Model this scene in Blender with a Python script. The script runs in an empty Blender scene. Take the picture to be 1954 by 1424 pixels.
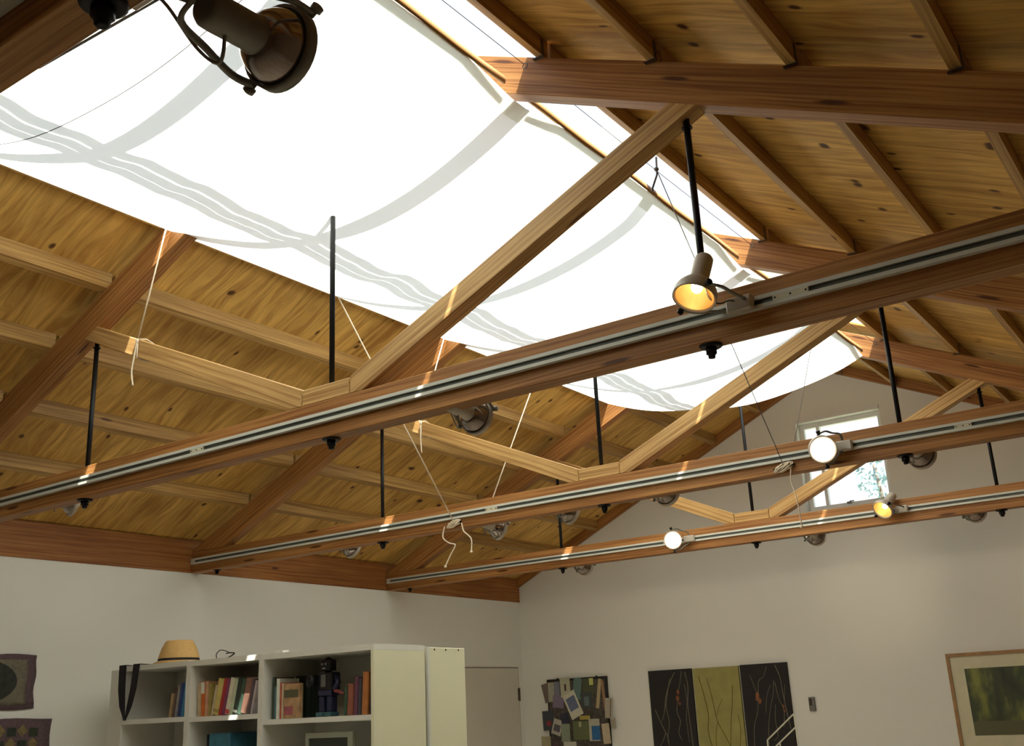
import bpy, bmesh, math, random
from mathutils import Vector, Matrix
random.seed(7)
SC = bpy.context.scene
COL = SC.collection
# ------------------------------------------------------------------ dimensions (metres)
W, G, H = 7.568, 11.447, 2.75          # room width, gable wall, underside of the ties
T, ZR = 0.4628, 2.7469                 # roof pitch, underside of the rafters at the wall
YT = [2.252, 4.588, 6.896, 9.205]      # near face of each truss
B = 0.083                              # timber thickness
RID = W / 2
BACK = -2.6
def dz(x): return min(x, W - x)
def zo(x, off): return ZR + off + T * dz(x)
# ------------------------------------------------------------------ materials
def mat(name):
    m = bpy.data.materials.new(name); m.use_nodes = True
    nt = m.node_tree; nt.nodes.clear()
    out = nt.nodes.new('ShaderNodeOutputMaterial')
    return m, nt, out
def plain(name, col, rough=.6, metal=0.0, noise=0.05, scale=20., spec=.4):
    m, nt, out = mat(name)
    b = nt.nodes.new('ShaderNodeBsdfPrincipled')
    tc = nt.nodes.new('ShaderNodeTexCoord')
    n = nt.nodes.new('ShaderNodeTexNoise'); n.inputs['Scale'].default_value = scale; n.inputs['Detail'].default_value = 4
    r = nt.nodes.new('ShaderNodeValToRGB')
    r.color_ramp.elements[0].position = .3; r.color_ramp.elements[1].position = .7
    r.color_ramp.elements[0].color = (*[c * (1 - noise) for c in col], 1)
    r.color_ramp.elements[1].color = (*[min(1, c * (1 + noise)) for c in col], 1)
    nt.links.new(tc.outputs['Object'], n.inputs['Vector'])
    nt.links.new(n.outputs['Fac'], r.inputs['Fac'])
    nt.links.new(r.outputs['Color'], b.inputs['Base Color'])
    b.inputs['Roughness'].default_value = rough; b.inputs['Metallic'].default_value = metal
    b.inputs['Specular IOR Level'].default_value = spec
    nt.links.new(b.outputs['BSDF'], out.inputs['Surface'])
    return m
def wood(name, dark, light, knot, su=1.2, sv=70., knots=.05, rough=.5, swirl=.0, kscale=(1.6, 7.), ksize=.09):
    """timber; UV u runs along the grain in metres"""
    m, nt, out = mat(name); N = nt.nodes.new; L = nt.links.new
    uv = N('ShaderNodeUVMap')
    # slow wander of the grain
    mw = N('ShaderNodeMapping'); mw.inputs['Scale'].default_value = (1.1, 5., 1)
    nw = N('ShaderNodeTexNoise'); nw.inputs['Scale'].default_value = 1.; nw.inputs['Detail'].default_value = 2
    L(uv.outputs[0], mw.inputs[0]); L(mw.outputs[0], nw.inputs['Vector'])
    sub = N('ShaderNodeMath'); sub.operation = 'SUBTRACT'; sub.inputs[1].default_value = .5
    L(nw.outputs['Fac'], sub.inputs[0])
    mul = N('ShaderNodeMath'); mul.operation = 'MULTIPLY'; mul.inputs[1].default_value = .03 + swirl
    L(sub.outputs[0], mul.inputs[0])
    cmb = N('ShaderNodeCombineXYZ'); L(mul.outputs[0], cmb.inputs['Y'])
    add = N('ShaderNodeVectorMath'); add.operation = 'ADD'
    L(uv.outputs[0], add.inputs[0]); L(cmb.outputs[0], add.inputs[1])
    mg = N('ShaderNodeMapping'); mg.inputs['Scale'].default_value = (su, sv, 1)
    L(add.outputs[0], mg.inputs[0])
    ng = N('ShaderNodeTexNoise'); ng.inputs['Scale'].default_value = 1.; ng.inputs['Detail'].default_value = 5; ng.inputs['Roughness'].default_value = .6
    L(mg.outputs[0], ng.inputs['Vector'])
    rg = N('ShaderNodeValToRGB'); e = rg.color_ramp.elements
    e[0].position = .36; e[0].color = (*dark, 1); e[1].position = .62; e[1].color = (*light, 1)
    L(ng.outputs['Fac'], rg.inputs['Fac'])
    # broad tone
    mb = N('ShaderNodeMapping'); mb.inputs['Scale'].default_value = (.7, 2.2, 1)
    nb = N('ShaderNodeTexNoise'); nb.inputs['Scale'].default_value = 1.3; nb.inputs['Detail'].default_value = 3
    L(uv.outputs[0], mb.inputs[0]); L(mb.outputs[0], nb.inputs['Vector'])
    rb = N('ShaderNodeValToRGB'); e = rb.color_ramp.elements
    e[0].position = .3; e[0].color = (.72, .66, .6, 1); e[1].position = .7; e[1].color = (1.12, 1.12, 1.1, 1)
    L(nb.outputs['Fac'], rb.inputs['Fac'])
    m1 = N('ShaderNodeMix'); m1.data_type = 'RGBA'; m1.blend_type = 'MULTIPLY'; m1.inputs['Factor'].default_value = 1
    L(rg.outputs['Color'], m1.inputs['A']); L(rb.outputs['Color'], m1.inputs['B'])
    # knots
    mk = N('ShaderNodeMapping'); mk.inputs['Scale'].default_value = (kscale[0], kscale[1], 1)
    L(add.outputs[0], mk.inputs[0])
    vk = N('ShaderNodeTexVoronoi'); vk.voronoi_dimensions = '2D'; vk.inputs['Scale'].default_value = 1.; vk.inputs['Randomness'].default_value = 1
    L(mk.outputs[0], vk.inputs['Vector'])
    rk = N('ShaderNodeValToRGB'); e = rk.color_ramp.elements
    e[0].position = ksize * .5; e[0].color = (1, 1, 1, 1); e[1].position = ksize; e[1].color = (0, 0, 0, 1)
    L(vk.outputs['Distance'], rk.inputs['Fac'])
    sep = N('ShaderNodeSeparateColor'); L(vk.outputs['Color'], sep.inputs[0])
    gt = N('ShaderNodeMath'); gt.operation = 'LESS_THAN'; gt.inputs[1].default_value = knots
    L(sep.outputs[0], gt.inputs[0])
    mm = N('ShaderNodeMath'); mm.operation = 'MULTIPLY'; L(rk.outputs['Color'], mm.inputs[0]); L(gt.outputs[0], mm.inputs[1])
    m2 = N('ShaderNodeMix'); m2.data_type = 'RGBA'; m2.inputs['B'].default_value = (*knot, 1)
    L(mm.outputs[0], m2.inputs['Factor']); L(m1.outputs['Result'], m2.inputs['A'])
    b = N('ShaderNodeBsdfPrincipled'); b.inputs['Roughness'].default_value = rough; b.inputs['Specular IOR Level'].default_value = .3
    L(m2.outputs['Result'], b.inputs['Base Color'])
    bp = N('ShaderNodeBump'); bp.inputs['Strength'].default_value = .25; bp.inputs['Distance'].default_value = .004
    L(ng.outputs['Fac'], bp.inputs['Height']); L(bp.outputs['Normal'], b.inputs['Normal'])
    L(b.outputs['BSDF'], out.inputs['Surface'])
    return m
def emit(name, col, s):
    m, nt, out = mat(name)
    e = nt.nodes.new('ShaderNodeEmission'); e.inputs['Color'].default_value = (*col, 1); e.inputs['Strength'].default_value = s
    nt.links.new(e.outputs[0], out.inputs['Surface'])
    return m
def glass(name, tint=(1, 1, 1), gl=.06):
    m, nt, out = mat(name)
    t = nt.nodes.new('ShaderNodeBsdfTransparent'); t.inputs['Color'].default_value = (*tint, 1)
    g = nt.nodes.new('ShaderNodeBsdfGlossy'); g.inputs['Roughness'].default_value = .02
    x = nt.nodes.new('ShaderNodeMixShader'); x.inputs[0].default_value = gl
    nt.links.new(t.outputs[0], x.inputs[1]); nt.links.new(g.outputs[0], x.inputs[2]); nt.links.new(x.outputs[0], out.inputs['Surface'])
    return m
def cloth(name, dcol, tcol):
    m, nt, out = mat(name); N = nt.nodes.new; L = nt.links.new
    tc = N('ShaderNodeTexCoord'); w = N('ShaderNodeTexNoise'); w.inputs['Scale'].default_value = 90; w.inputs['Detail'].default_value = 2
    L(tc.outputs['Object'], w.inputs['Vector'])
    bp = N('ShaderNodeBump'); bp.inputs['Strength'].default_value = .08; bp.inputs['Distance'].default_value = .003; L(w.outputs['Fac'], bp.inputs['Height'])
    d = N('ShaderNodeBsdfDiffuse'); d.inputs['Color'].default_value = (*dcol, 1); L(bp.outputs[0], d.inputs['Normal'])
    t = N('ShaderNodeBsdfTranslucent'); t.inputs['Color'].default_value = (*tcol, 1)
    a = N('ShaderNodeAddShader'); L(d.outputs[0], a.inputs[0]); L(t.outputs[0], a.inputs[1]); L(a.outputs[0], out.inputs['Surface'])
    return m
M = {}
M['fir'] = wood('fir_timber', (.24, .092, .026), (.50, .245, .080), (.10, .035, .012), sv=85, knots=.22, kscale=(1.3, 9), ksize=.10)
M['firlight'] = wood('pale_fir_timber', (.38, .20, .065), (.68, .44, .18), (.16, .06, .02), sv=70, knots=.15, kscale=(1.3, 9), ksize=.1)
M['purlin'] = wood('pine_purlin', (.32, .17, .052), (.58, .37, .125), (.12, .05, .02), sv=75, knots=.1)
M['ply'] = wood('plywood_sheathing', (.52, .28, .07), (.86, .56, .16), (.10, .04, .015), su=2.0, sv=26, swirl=.22, knots=.55, kscale=(2.6, 3.6), ksize=.075, rough=.6)
M['header'] = wood('header_board', (.24, .085, .024), (.40, .17, .05), (.1, .04, .02), sv=60, knots=.1)
M['lath'] = wood('thin_lath', (.34, .18, .07), (.5, .3, .12), (.1, .05, .02))
M['wall'] = plain('white_wall_paint', (.80, .795, .74), .85, noise=.012, scale=1.2, spec=.2)
M['walldim'] = plain('dimmed_unseen_wall', (.26, .19, .13), .8, noise=.1, scale=2, spec=.2)  # dark brown given to the unseen walls to cut their bounce light
M['cream'] = plain('cream_gloss_paint', (.82, .80, .58), .5, noise=.02, scale=3)
M['white'] = plain('white_painted_board', (.78, .77, .70), .55, noise=.02, scale=4)
M['door'] = plain('door_paint', (.66, .63, .54), .6, noise=.02, scale=3)
M['floor'] = wood('floor_boards', (.50, .45, .37), (.64, .58, .48), (.2, .1, .05), sv=20, knots=0)
M['iron'] = plain('black_iron', (.012, .012, .013), .45, .6, noise=.2, scale=40)
M['steel'] = plain('galvanised_hanger', (.16, .15, .14), .45, .8, noise=.2, scale=60)
M['trackwhite'] = plain('white_track_enamel', (.62, .62, .55), .4, noise=.03, scale=10)
M['trackslot'] = plain('dark_track_slot', (.09, .10, .09), .5, noise=.1, scale=30)
M['connector'] = plain('cream_plastic', (.62, .58, .42), .5, noise=.05, scale=40)
M['can'] = plain('taupe_enamel', (.52, .47, .40), .38, .1, noise=.03, scale=30)
M['yoke'] = plain('grey_yoke_metal', (.22, .21, .18), .45, .5, noise=.05, scale=40)
M['bulbglass'] = plain('silvered_bulb', (.35, .30, .28), .14, .9, noise=.1, scale=25)
M['reflector'] = plain('amber_reflector', (.80, .50, .16), .45, .3, noise=.08, scale=35)
M['bulb_on'] = emit('lit_filament_glass', (1, .82, .55), 9)
M['lens_on'] = emit('glowing_lens_glass', (1, .88, .66), 3)
M['rope'] = plain('cotton_rope', (.78, .66, .50), .8, noise=.12, scale=150)
M['wire'] = plain('thin_steel_wire', (.22, .21, .22), .5, .5)
M['cloth'] = cloth('white_canvas_shade', (.42, .42, .40), (.52, .53, .49))
M['glass'] = glass('clear_glazing', (.97, .99, 1), .05)
M['winframe'] = plain('white_vinyl_frame', (.78, .78, .75), .4, noise=.02)
M['black'] = plain('black_paint', (.012, .011, .011), .5, noise=.1)
M['straw'] = plain('straw_weave', (.72, .46, .17), .75, noise=.12, scale=120)
M['darkcloth'] = plain('dark_fabric', (.018, .015, .020), .9, noise=.2, scale=60)
M['leafm'] = plain('pale_leaves', (.17, .30, .32), .6, noise=.3, scale=5)
M['bark'] = plain('bark', (.20, .16, .12), .9, noise=.3, scale=20)
_pc = {}
def paint(col, rough=.6, noise=.04, scale=12., metal=0):
    k = (tuple(col), rough, metal, noise)
    if k not in _pc: _pc[k] = plain('paint_%02d_%02d_%02d' % tuple(int(99 * c) for c in col), col, rough, metal, noise, scale)
    return _pc[k]
# ------------------------------------------------------------------ mesh builder
WL = {}
class MB:
    def __init__(s): s.bm = bmesh.new(); s.mats = []; s.cur = 0
    def use(s, m):
        if m not in s.mats: s.mats.append(m)
        s.cur = s.mats.index(m); return s
    def _f(s, vs, smooth=False):
        try: f = s.bm.faces.new(vs)
        except ValueError: return None
        f.material_index = s.cur; f.smooth = smooth; return f
    def box(s, x0, x1, y0, y1, z0, z1):
        v = [s.bm.verts.new(p) for p in ((x0, y0, z0), (x1, y0, z0), (x1, y1, z0), (x0, y1, z0), (x0, y0, z1), (x1, y0, z1), (x1, y1, z1), (x0, y1, z1))]
        for q in ((0, 3, 2, 1), (4, 5, 6, 7), (0, 1, 5, 4), (1, 2, 6, 5), (2, 3, 7, 6), (3, 0, 4, 7)): s._f([v[i] for i in q])
        return s
    def prism(s, poly, y0, y1, axis='y', bev=0):
        """poly in the other two axes extruded along axis"""
        def P(a, b, c):
            return {'y': (a, c, b), 'x': (c, a, b), 'z': (a, b, c)}[axis]
        A = [s.bm.verts.new(P(a, b, y0)) for a, b in poly]; D = [s.bm.verts.new(P(a, b, y1)) for a, b in poly]
        s._f(A); s._f(D[::-1])
        n = len(poly)
        for i in range(n): s._f([A[i], D[i], D[(i + 1) % n], A[(i + 1) % n]])
        return s
    def obox(s, c, ax, ay, az, hx, hy, hz):
        c = Vector(c); ax, ay, az = [Vector(a).normalized() for a in (ax, ay, az)]
        v = [s.bm.verts.new(c + ax * hx * i + ay * hy * j + az * hz * k) for i, j, k in ((-1, -1, -1), (1, -1, -1), (1, 1, -1), (-1, 1, -1), (-1, -1, 1), (1, -1, 1), (1, 1, 1), (-1, 1, 1))]
        for q in ((0, 3, 2, 1), (4, 5, 6, 7), (0, 1, 5, 4), (1, 2, 6, 5), (2, 3, 7, 6), (3, 0, 4, 7)): s._f([v[i] for i in q])
        return s
    def tube(s, pts, r, n=8, caps=True, flat=None):
        pts = [Vector(p) for p in pts]; rings = []
        prev = None
        for i, p in enumerate(pts):
            d = (pts[min(i + 1, len(pts) - 1)] - pts[max(i - 1, 0)]).normalized()
            if prev is None:
                a = d.cross(Vector((0, 0, 1)))
                if a.length < .05: a = d.cross(Vector((0, 1, 0)))
            else: a = prev - d * prev.dot(d)
            a.normalize(); prev = a; b = d.cross(a)
            rr = r[i] if isinstance(r, (list, tuple)) else r
            ra, rb = (rr, rr) if flat is None else flat
            rings.append([s.bm.verts.new(p + a * ra * math.cos(2 * math.pi * k / n) + b * rb * math.sin(2 * math.pi * k / n)) for k in range(n)])
        for i in range(len(rings) - 1):
            for k in range(n): s._f([rings[i][k], rings[i][(k + 1) % n], rings[i + 1][(k + 1) % n], rings[i + 1][k]], True)
        if caps: s._f(rings[0][::-1]); s._f(rings[-1])
        return s
    def lathe(s, c, d, prof, n=28, capa=True, capb=True):
        """prof: (z along d, radius)"""
        c = Vector(c); d = Vector(d).normalized(); a = d.cross(Vector((0, 0, 1)))
        if a.length < .05: a = d.cross(Vector((0, 1, 0)))
        a.normalize(); b = d.cross(a); rings = []
        for z, r in prof: rings.append([s.bm.verts.new(c + d * z + (a * math.cos(2 * math.pi * k / n) + b * math.sin(2 * math.pi * k / n)) * max(r, 1e-4)) for k in range(n)])
        for i in range(len(rings) - 1):
            for k in range(n): s._f([rings[i][k], rings[i][(k + 1) % n], rings[i + 1][(k + 1) % n], rings[i + 1][k]], True)
        if capa: s._f(rings[0][::-1])
        if capb: s._f(rings[-1])
        return s
    def ball(s, c, r, sc=(1, 1, 1), n=12):
        c = Vector(c)
        top = s.bm.verts.new(c + Vector((0, 0, r * sc[2]))); bot = s.bm.verts.new(c - Vector((0, 0, r * sc[2]))); rows = []
        for i in range(1, n // 2):
            t = math.pi * i / (n // 2)
            rows.append([s.bm.verts.new(c + Vector((r * sc[0] * math.sin(t) * math.cos(2 * math.pi * k / n), r * sc[1] * math.sin(t) * math.sin(2 * math.pi * k / n), r * sc[2] * math.cos(t)))) for k in range(n)])
        for k in range(n):
            s._f([top, rows[0][k], rows[0][(k + 1) % n]], True); s._f([bot, rows[-1][(k + 1) % n], rows[-1][k]], True)
            for i in range(len(rows) - 1): s._f([rows[i][k], rows[i + 1][k], rows[i + 1][(k + 1) % n], rows[i][(k + 1) % n]], True)
        return s
    def build(s, name, m=None, parent=None, grain=None, bevel=0, label=None):
        bm = s.bm
        if not s.mats: s.mats = [m if not isinstance(m, str) else M[m]]
        bmesh.ops.recalc_face_normals(bm, faces=bm.faces)
        if bevel: bmesh.ops.bevel(bm, geom=[e for e in bm.edges if e.calc_face_angle(0) > .6], offset=bevel, segments=1, affect='EDGES', profile=.5)
        if grain is not None:
            uvl = bm.loops.layers.uv.new('UVMap'); g = Vector(grain).normalized()
            ou, ov = random.uniform(0, 50), random.uniform(0, 50)
            for f in bm.faces:
                n = f.normal; t = n.cross(g)
                if t.length < .3: t = n.cross(Vector((0, 0, 1))) if abs(n.z) < .9 else Vector((0, 1, 0)); gg = n.cross(t)
                else: gg = g
                t.normalize(); k = int(abs(n.x) * 3 + abs(n.z) * 7)
                for l in f.loops: l[uvl].uv = (l.vert.co.dot(gg) + ou, l.vert.co.dot(t) + ov + k)
        vs = [v.co for v in bm.verts]
        lo = Vector([min(v[i] for v in vs) for i in range(3)]); hi = Vector([max(v[i] for v in vs) for i in range(3)])
        if parent is None: w = Vector(((lo.x + hi.x) / 2, (lo.y + hi.y) / 2, lo.z)); loc = w
        else:
            pw = WL[parent.name]; w = (lo + hi) / 2; loc = w - pw
        for v in bm.verts: v.co -= w
        me = bpy.data.meshes.new(name); bm.to_mesh(me); bm.free()
        for mm in s.mats: me.materials.append(mm)
        o = bpy.data.objects.new(name, me); COL.objects.link(o); o.location = loc
        if parent is not None: o.parent = parent
        WL[o.name] = w
        if label: o['label'] = label
        return o
def thing(name, label, cat, loc, group=None):
    o = bpy.data.objects.new(name, None); COL.objects.link(o); o.location = loc; o.empty_display_size = .05
    WL[o.name] = Vector(loc); o['label'] = label; o['category'] = cat
    if group: o['group'] = group
    return o
def tag(o, label, cat, group=None):
    o['label'] = label; o['category'] = cat
    if group: o['group'] = group
    return o
def struct(o): o['kind'] = 'structure'; return o
def dup(root, dy, label, group=None):
    r = root.copy(); COL.objects.link(r); r.location = root.location + Vector((0, dy, 0)); r['label'] = label
    WL[r.name] = WL[root.name] + Vector((0, dy, 0))
    if group: r['group'] = group
    for ch in list(root.children):
        c = ch.copy(); COL.objects.link(c); c.parent = r
        for g in list(ch.children):
            d = g.copy(); COL.objects.link(d); d.parent = c
    return r
def smooth(cp, m=8):
    cp = [Vector(c) for c in cp]; sm = []
    for i in range(len(cp) - 1):
        a0, a1, a2, a3 = cp[max(i - 1, 0)], cp[i], cp[i + 1], cp[min(i + 2, len(cp) - 1)]
        for k in range(m):
            t = k / m; sm.append(.5 * ((2 * a1) + (-a0 + a2) * t + (2 * a0 - 5 * a1 + 4 * a2 - a3) * t * t + (-a0 + 3 * a1 - 3 * a2 + a3) * t ** 3))
    return sm + [cp[-1]]
# ------------------------------------------------------------------ camera
cam = bpy.data.cameras.new('camera'); co = bpy.data.objects.new('camera', cam); COL.objects.link(co)
cam.sensor_fit = 'HORIZONTAL'; cam.sensor_width = 36; cam.lens = 37.05; cam.clip_start = .05; cam.clip_end = 300
r, u, f = (.81448, .57838, -.04577), (.21163, -.22271, .95164), (-.54021, .78478, .30379)
co.matrix_world = Matrix(((r[0], u[0], -f[0], 6.9319), (r[1], u[1], -f[1], 1.4511), (r[2], u[2], -f[2], 1.6035), (0, 0, 0, 1)))
SC.camera = co
# ------------------------------------------------------------------ room shell
struct(MB().box(0, W, BACK, G, -.1, 0).build('floor', 'floor', grain=(0, 1, 0)))
struct(MB().box(-.15, 0, BACK, G + .15, 0, H).build('wall_left', 'wall'))
struct(MB().box(W, W + .15, BACK, G + .15, 0, H + .2).build('wall_right', 'walldim'))
# gable wall with the window opening
wx0, wx1, wz0, wz1 = 3.455, 4.275, 3.30, 4.175
gw = MB()
def top(x): return ZR + .27 + T * dz(x)
gw.prism([(0, 0), (wx0, 0), (wx0, top(wx0)), (0, top(0))], G, G + .16)
gw.prism([(wx1, 0), (W, 0), (W, top(W)), (wx1, top(wx1))], G, G + .16)
gw.prism([(wx0, 0), (wx1, 0), (wx1, wz0), (wx0, wz0)], G, G + .16)
gw.prism([(wx0, wz1), (wx1, wz1), (wx1, top(wx1)), (RID, top(RID)), (wx0, top(wx0))], G, G + .16)
struct(gw.build('wall_gable', 'wall'))
# wall behind the viewer
bw = MB()
bw.prism([(0, 0), (1.2, 0), (1.2, top(1.2)), (0, top(0))], BACK - .15, BACK)
bw.prism([(W - 1.2, 0), (W, 0), (W, top(W)), (W - 1.2, top(W - 1.2))], BACK - .15, BACK)
bw.prism([(1.2, 0), (W - 1.2, 0), (W - 1.2, top(W - 1.2)), (RID, top(RID)), (1.2, top(1.2))], BACK - .15, BACK)
struct(bw.build('wall_back', 'walldim'))
# plywood roof deck (two slopes, skylight left open)
SKY = 2.605; SKYEND = YT[3] + B; SKY0 = YT[0] + B - .02
def slope(poly_d, y0, y1, mb, side, o0=.270, o1=.285):
    a, b = poly_d
    X = (lambda d: d) if side == 'L' else (lambda d: W - d)
    z = lambda d, o: ZR + o + T * d
    mb.prism([(X(a), z(a, o0)), (X(b), z(b, o0)), (X(b), z(b, o1)), (X(a), z(a, o1))], y0, y1)
for side in 'LR':
    mb = MB(); slope((-.35, SKY), BACK - .3, G + .3, mb, side)
    mb2 = MB(); slope((SKY, RID), SKYEND, G + .3, mb2, side); slope((SKY, RID), BACK - .3, SKY0, mb2, side)
    sx = 1 if side == 'L' else -1
    a = struct(mb.build('ceiling', 'ply', grain=(sx, 0, T))); b_ = struct(mb2.build('ceiling', 'ply', grain=(sx, 0, T)))
# header boards
struct(MB().box(-.14, .006, BACK, G, H, 3.008).build('trim_1', 'header', grain=(0, 1, 0)))
struct(MB().box(W - .006, W + .14, BACK, G, H + .2, 3.008).build('trim_2', 'header', grain=(0, 1, 0)))
# raking boards under the deck on the gable
for n, side in ((3, 'L'), (4, 'R')):
    X = (lambda d: d) if side == 'L' else (lambda d: W - d)
    m_ = MB().prism([(X(0.008), ZR + .165 + T * .008), (X(RID), ZR + .165 + T * RID), (X(RID), ZR + .268 + T * RID), (X(.008), ZR + .268 + T * .008)], G - .04, G - .001)
    struct(m_.build('trim_%d' % n, 'fir', grain=(1 if side == 'L' else -1, 0, T)))
# ------------------------------------------------------------------ purlins, one per bay
rows = {'L': [SKY, 2.11, 1.61, 1.11, .62], 'R': [SKY, 2.115, 1.60, 1.10, .60]}
rown = ['skylight edge row', 'second row below skylight', 'third row below skylight', 'fourth row below skylight', 'lowest row by the wall']
bays = [(YT[0] + B, YT[1], 'before the foreground truss'), (YT[1] + B, YT[2], 'between foreground and middle trusses'),
        (YT[2] + B, YT[3], 'between middle and farthest trusses'), (YT[3] + B, G - .041, 'between farthest truss and gable'), ]
def purlin(side, d0, y0, y1, label):
    X = (lambda d: d) if side == 'L' else (lambda d: W - d)
    z = lambda d, o: ZR + o + T * d
    d1 = d0 - .042
    th = thing('purlin', label, 'roof purlin', (X(d0), (y0 + y1) / 2, z(d0, .178)), 'pine purlins under the plywood roof')
    MB().prism([(X(d0), z(d0, .178)), (X(d1), z(d1, .178)), (X(d1), z(d1, .269)), (X(d0), z(d0, .269))], y0 - .03, y1 + .03).build('timber', 'purlin', th, grain=(0, 1, 0))
    # joist hanger at the far end
    if side == 'R':
        e = MB(); xa, xb = X(d0), X(d1); x0, x1 = min(xa, xb), max(xa, xb); zb = min(z(d0, .178), z(d1, .178))
        e.box(x1 + .001, x1 + .003, y1 - .022, y1 - .002, zb, zb + .075).box(x0 - .003, x1 + .003, y1 - .022, y1 - .002, zb - .004, zb - .0015)
        e.build('hanger', 'steel', th)
for bi, (y0, y1, bn) in enumerate(bays):
    for side, sn in (('L', 'left'), ('R', 'right')):
        for k, d0 in enumerate(rows[side]):
            purlin(side, d0, y0, y1, 'pine purlin, %s slope, %s, %s' % (sn, bn, rown[k]))
        if bi == 3:
            for d0, nm in ((3.12, 'above the skylight line'), (3.62, 'nearest the ridge')):
                purlin(side, d0, y0, y1, 'pine purlin, %s slope, beyond farthest truss, %s' % (sn, nm))
# ------------------------------------------------------------------ trusses
def truss(y, label):
    th = thing('roof_truss', label, 'roof truss', (RID, y + B / 2, H), 'timber trusses with black tie rods')
    y1 = y + B; ct = H + .1636
    MB().box(.008, W - .008, y, y1, H, ct).build('bottom_chord', 'fir', th, grain=(1, 0, 0), bevel=.003)
    for s in (0, 1):
        X = (lambda x: x) if s == 0 else (lambda x: W - x)
        sx = 1 if s == 0 else -1
        xs = .37
        MB().prism([(X(.008), ct + .0005), (X(xs), ct + .0005), (X(RID - .0), ZR + T * RID), (X(RID), ZR + .175 + T * RID), (X(.008), ZR + .175 + T * .008)], y, y1).build('rafter', 'fir', th, grain=(sx, 0, T), bevel=.003)
        MB().prism([(X(3.638), ct + .0005), (X(3.638), 2.992), (X(2.043), 3.693), (X(1.938), 3.643), (X(3.57), ct + .0005)], y + .001, y1 - .001).build('diagonal_brace', 'firlight', th, grain=(sx, 0, -.443), bevel=.003)
    MB().box(3.642, W - 3.642, y + .001, y1 - .001, ct + .0005, 2.987).build('spacer_block', 'firlight', th, grain=(1, 0, 0), bevel=.003)
    yc = y + B / 2
    for x, zt in ((2.0, 3.63), (RID, ZR + T * RID + .02), (W - 2.0, 3.63)):
        rod = MB().tube([(x, yc, H - .01), (x, yc, zt)], .0125, 12).build('tie_rod', 'iron', th)
        MB().lathe((x, yc, H - .002), (0, 0, -1), [(0, .040), (.004, .040), (.008, .034)], 20).build('washer', 'iron', rod)
        MB().lathe((x, yc, H - .010), (0, 0, -1), [(0, .020), (.022, .020), (.024, .014), (.036, .013), (.038, .009)], 6).build('nut', 'iron', rod)
        MB().lathe((x, yc, zt - .045 if zt < 4 else zt - .03), (0, 0, 1), [(0, .020), (.004, .020)], 20).build('top_washer', 'iron', rod)
    for x in (.264, W - .264):
        bo = MB().lathe((x, yc, H), (0, 0, -1), [(0, .030), (.005, .030)], 16).lathe((x, yc, H - .005), (0, 0, -1), [(0, .016), (.018, .016), (.03, .009)], 6).build('end_bolt', 'iron', th)
    return th
t1 = truss(YT[1], 'long foreground timber truss crossing the whole picture, carrying the spotlight with an open amber bowl')
dup(t1, YT[0] - YT[1], 'nearest timber truss, its dark tie beam cutting across the top left corner')
dup(t1, YT[2] - YT[1], 'middle timber truss, its tie beam passing in front of the gable window top')
dup(t1, YT[3] - YT[1], 'farthest and smallest timber truss, just in front of the white gable wall')
# ------------------------------------------------------------------ skylight glazing
mid = [(YT[i] + YT[i + 1]) / 2 for i in range(3)]
sk = thing('window_2', 'long ridge skylight glazing above the canvas shade', 'skylight', (RID, 4, zo(RID, .3)))
del sk['label']; del sk['category']; sk['kind'] = 'structure'
rb = MB()
for xc in (3.705, 3.80, 3.905): rb.box(xc - .040, xc + .040, SKY0, SKYEND, 4.745, 4.775)
rb.build('ridge_bar', 'winframe', sk)
for yy in mid:
    for s in (0, 1):
        X = (lambda d: d) if s == 0 else (lambda d: W - d)
        MB().prism([(X(SKY - .02), zo(SKY, .27)), (X(RID - .02), zo(RID, .27)), (X(RID - .02), zo(RID, .33)), (X(SKY - .02), zo(SKY, .33))], yy - .045, yy + .045).build('glazing_bar', 'winframe', sk)
for s in (0, 1):
    X = (lambda d: d) if s == 0 else (lambda d: W - d)
    MB().prism([(X(SKY - .10), zo(SKY - .1, .335)), (X(RID), zo(RID, .335)), (X(RID), zo(RID, .341)), (X(SKY - .10), zo(SKY - .1, .341))], SKY0, SKYEND).build('glass_pane', 'glass', sk)
    MB().prism([(X(SKY - .10), zo(SKY - .1, .286)), (X(SKY - .045), zo(SKY - .045, .286)), (X(SKY - .045), zo(SKY - .045, .335)), (X(SKY - .1), zo(SKY - .1, .335))], SKY0, SKYEND).build('curb', 'winframe', sk)
cg = MB().prism([(SKY, zo(SKY, .27)), (RID, zo(RID, .27)), (W - SKY, zo(SKY, .27)), (W - SKY, zo(SKY, .34)), (RID, zo(RID, .34)), (SKY, zo(SKY, .34))], SKYEND + .001, SKYEND + .04).build('end_curb', 'winframe', sk)
# ------------------------------------------------------------------ canvas shade sagging under the skylight
XL, XR = 2.650, 4.842
def zc(x, y):
    t = (x - 3.86) / 1.05
    base = 3.805 + .20 * t * t
    e = max(0, 1 - abs(t) ** 2)
    rip = .011 * math.sin(y * 8.3 + 1.6 * math.sin(y * 2.3)) + .005 * math.sin(y * 19 + x * 3) + .0015 * math.sin(y * 43 + 2 * x)
    w = math.exp(-((x - 3.45) / .30) ** 2)
    near = min(abs(y - (t_ + B / 2)) for t_ in YT)
    lift = max(0, min(1, (x - 4.66) / (XR - 4.66))) ** 1.5 * .05 * max(0, min(1, (near - .05) / .30))
    return base + rip * w + .003 * math.sin(y * 9 + x * 6) * e + lift
cb = MB(); NX, NY = 44, 520; ya, yb = 2.42, 9.10
vv = [[cb.bm.verts.new((XL + (XR - XL) * i / NX, ya + (yb - ya) * j / NY, zc(XL + (XR - XL) * i / NX, ya + (yb - ya) * j / NY))) for i in range(NX + 1)] for j in range(NY + 1)]
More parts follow.
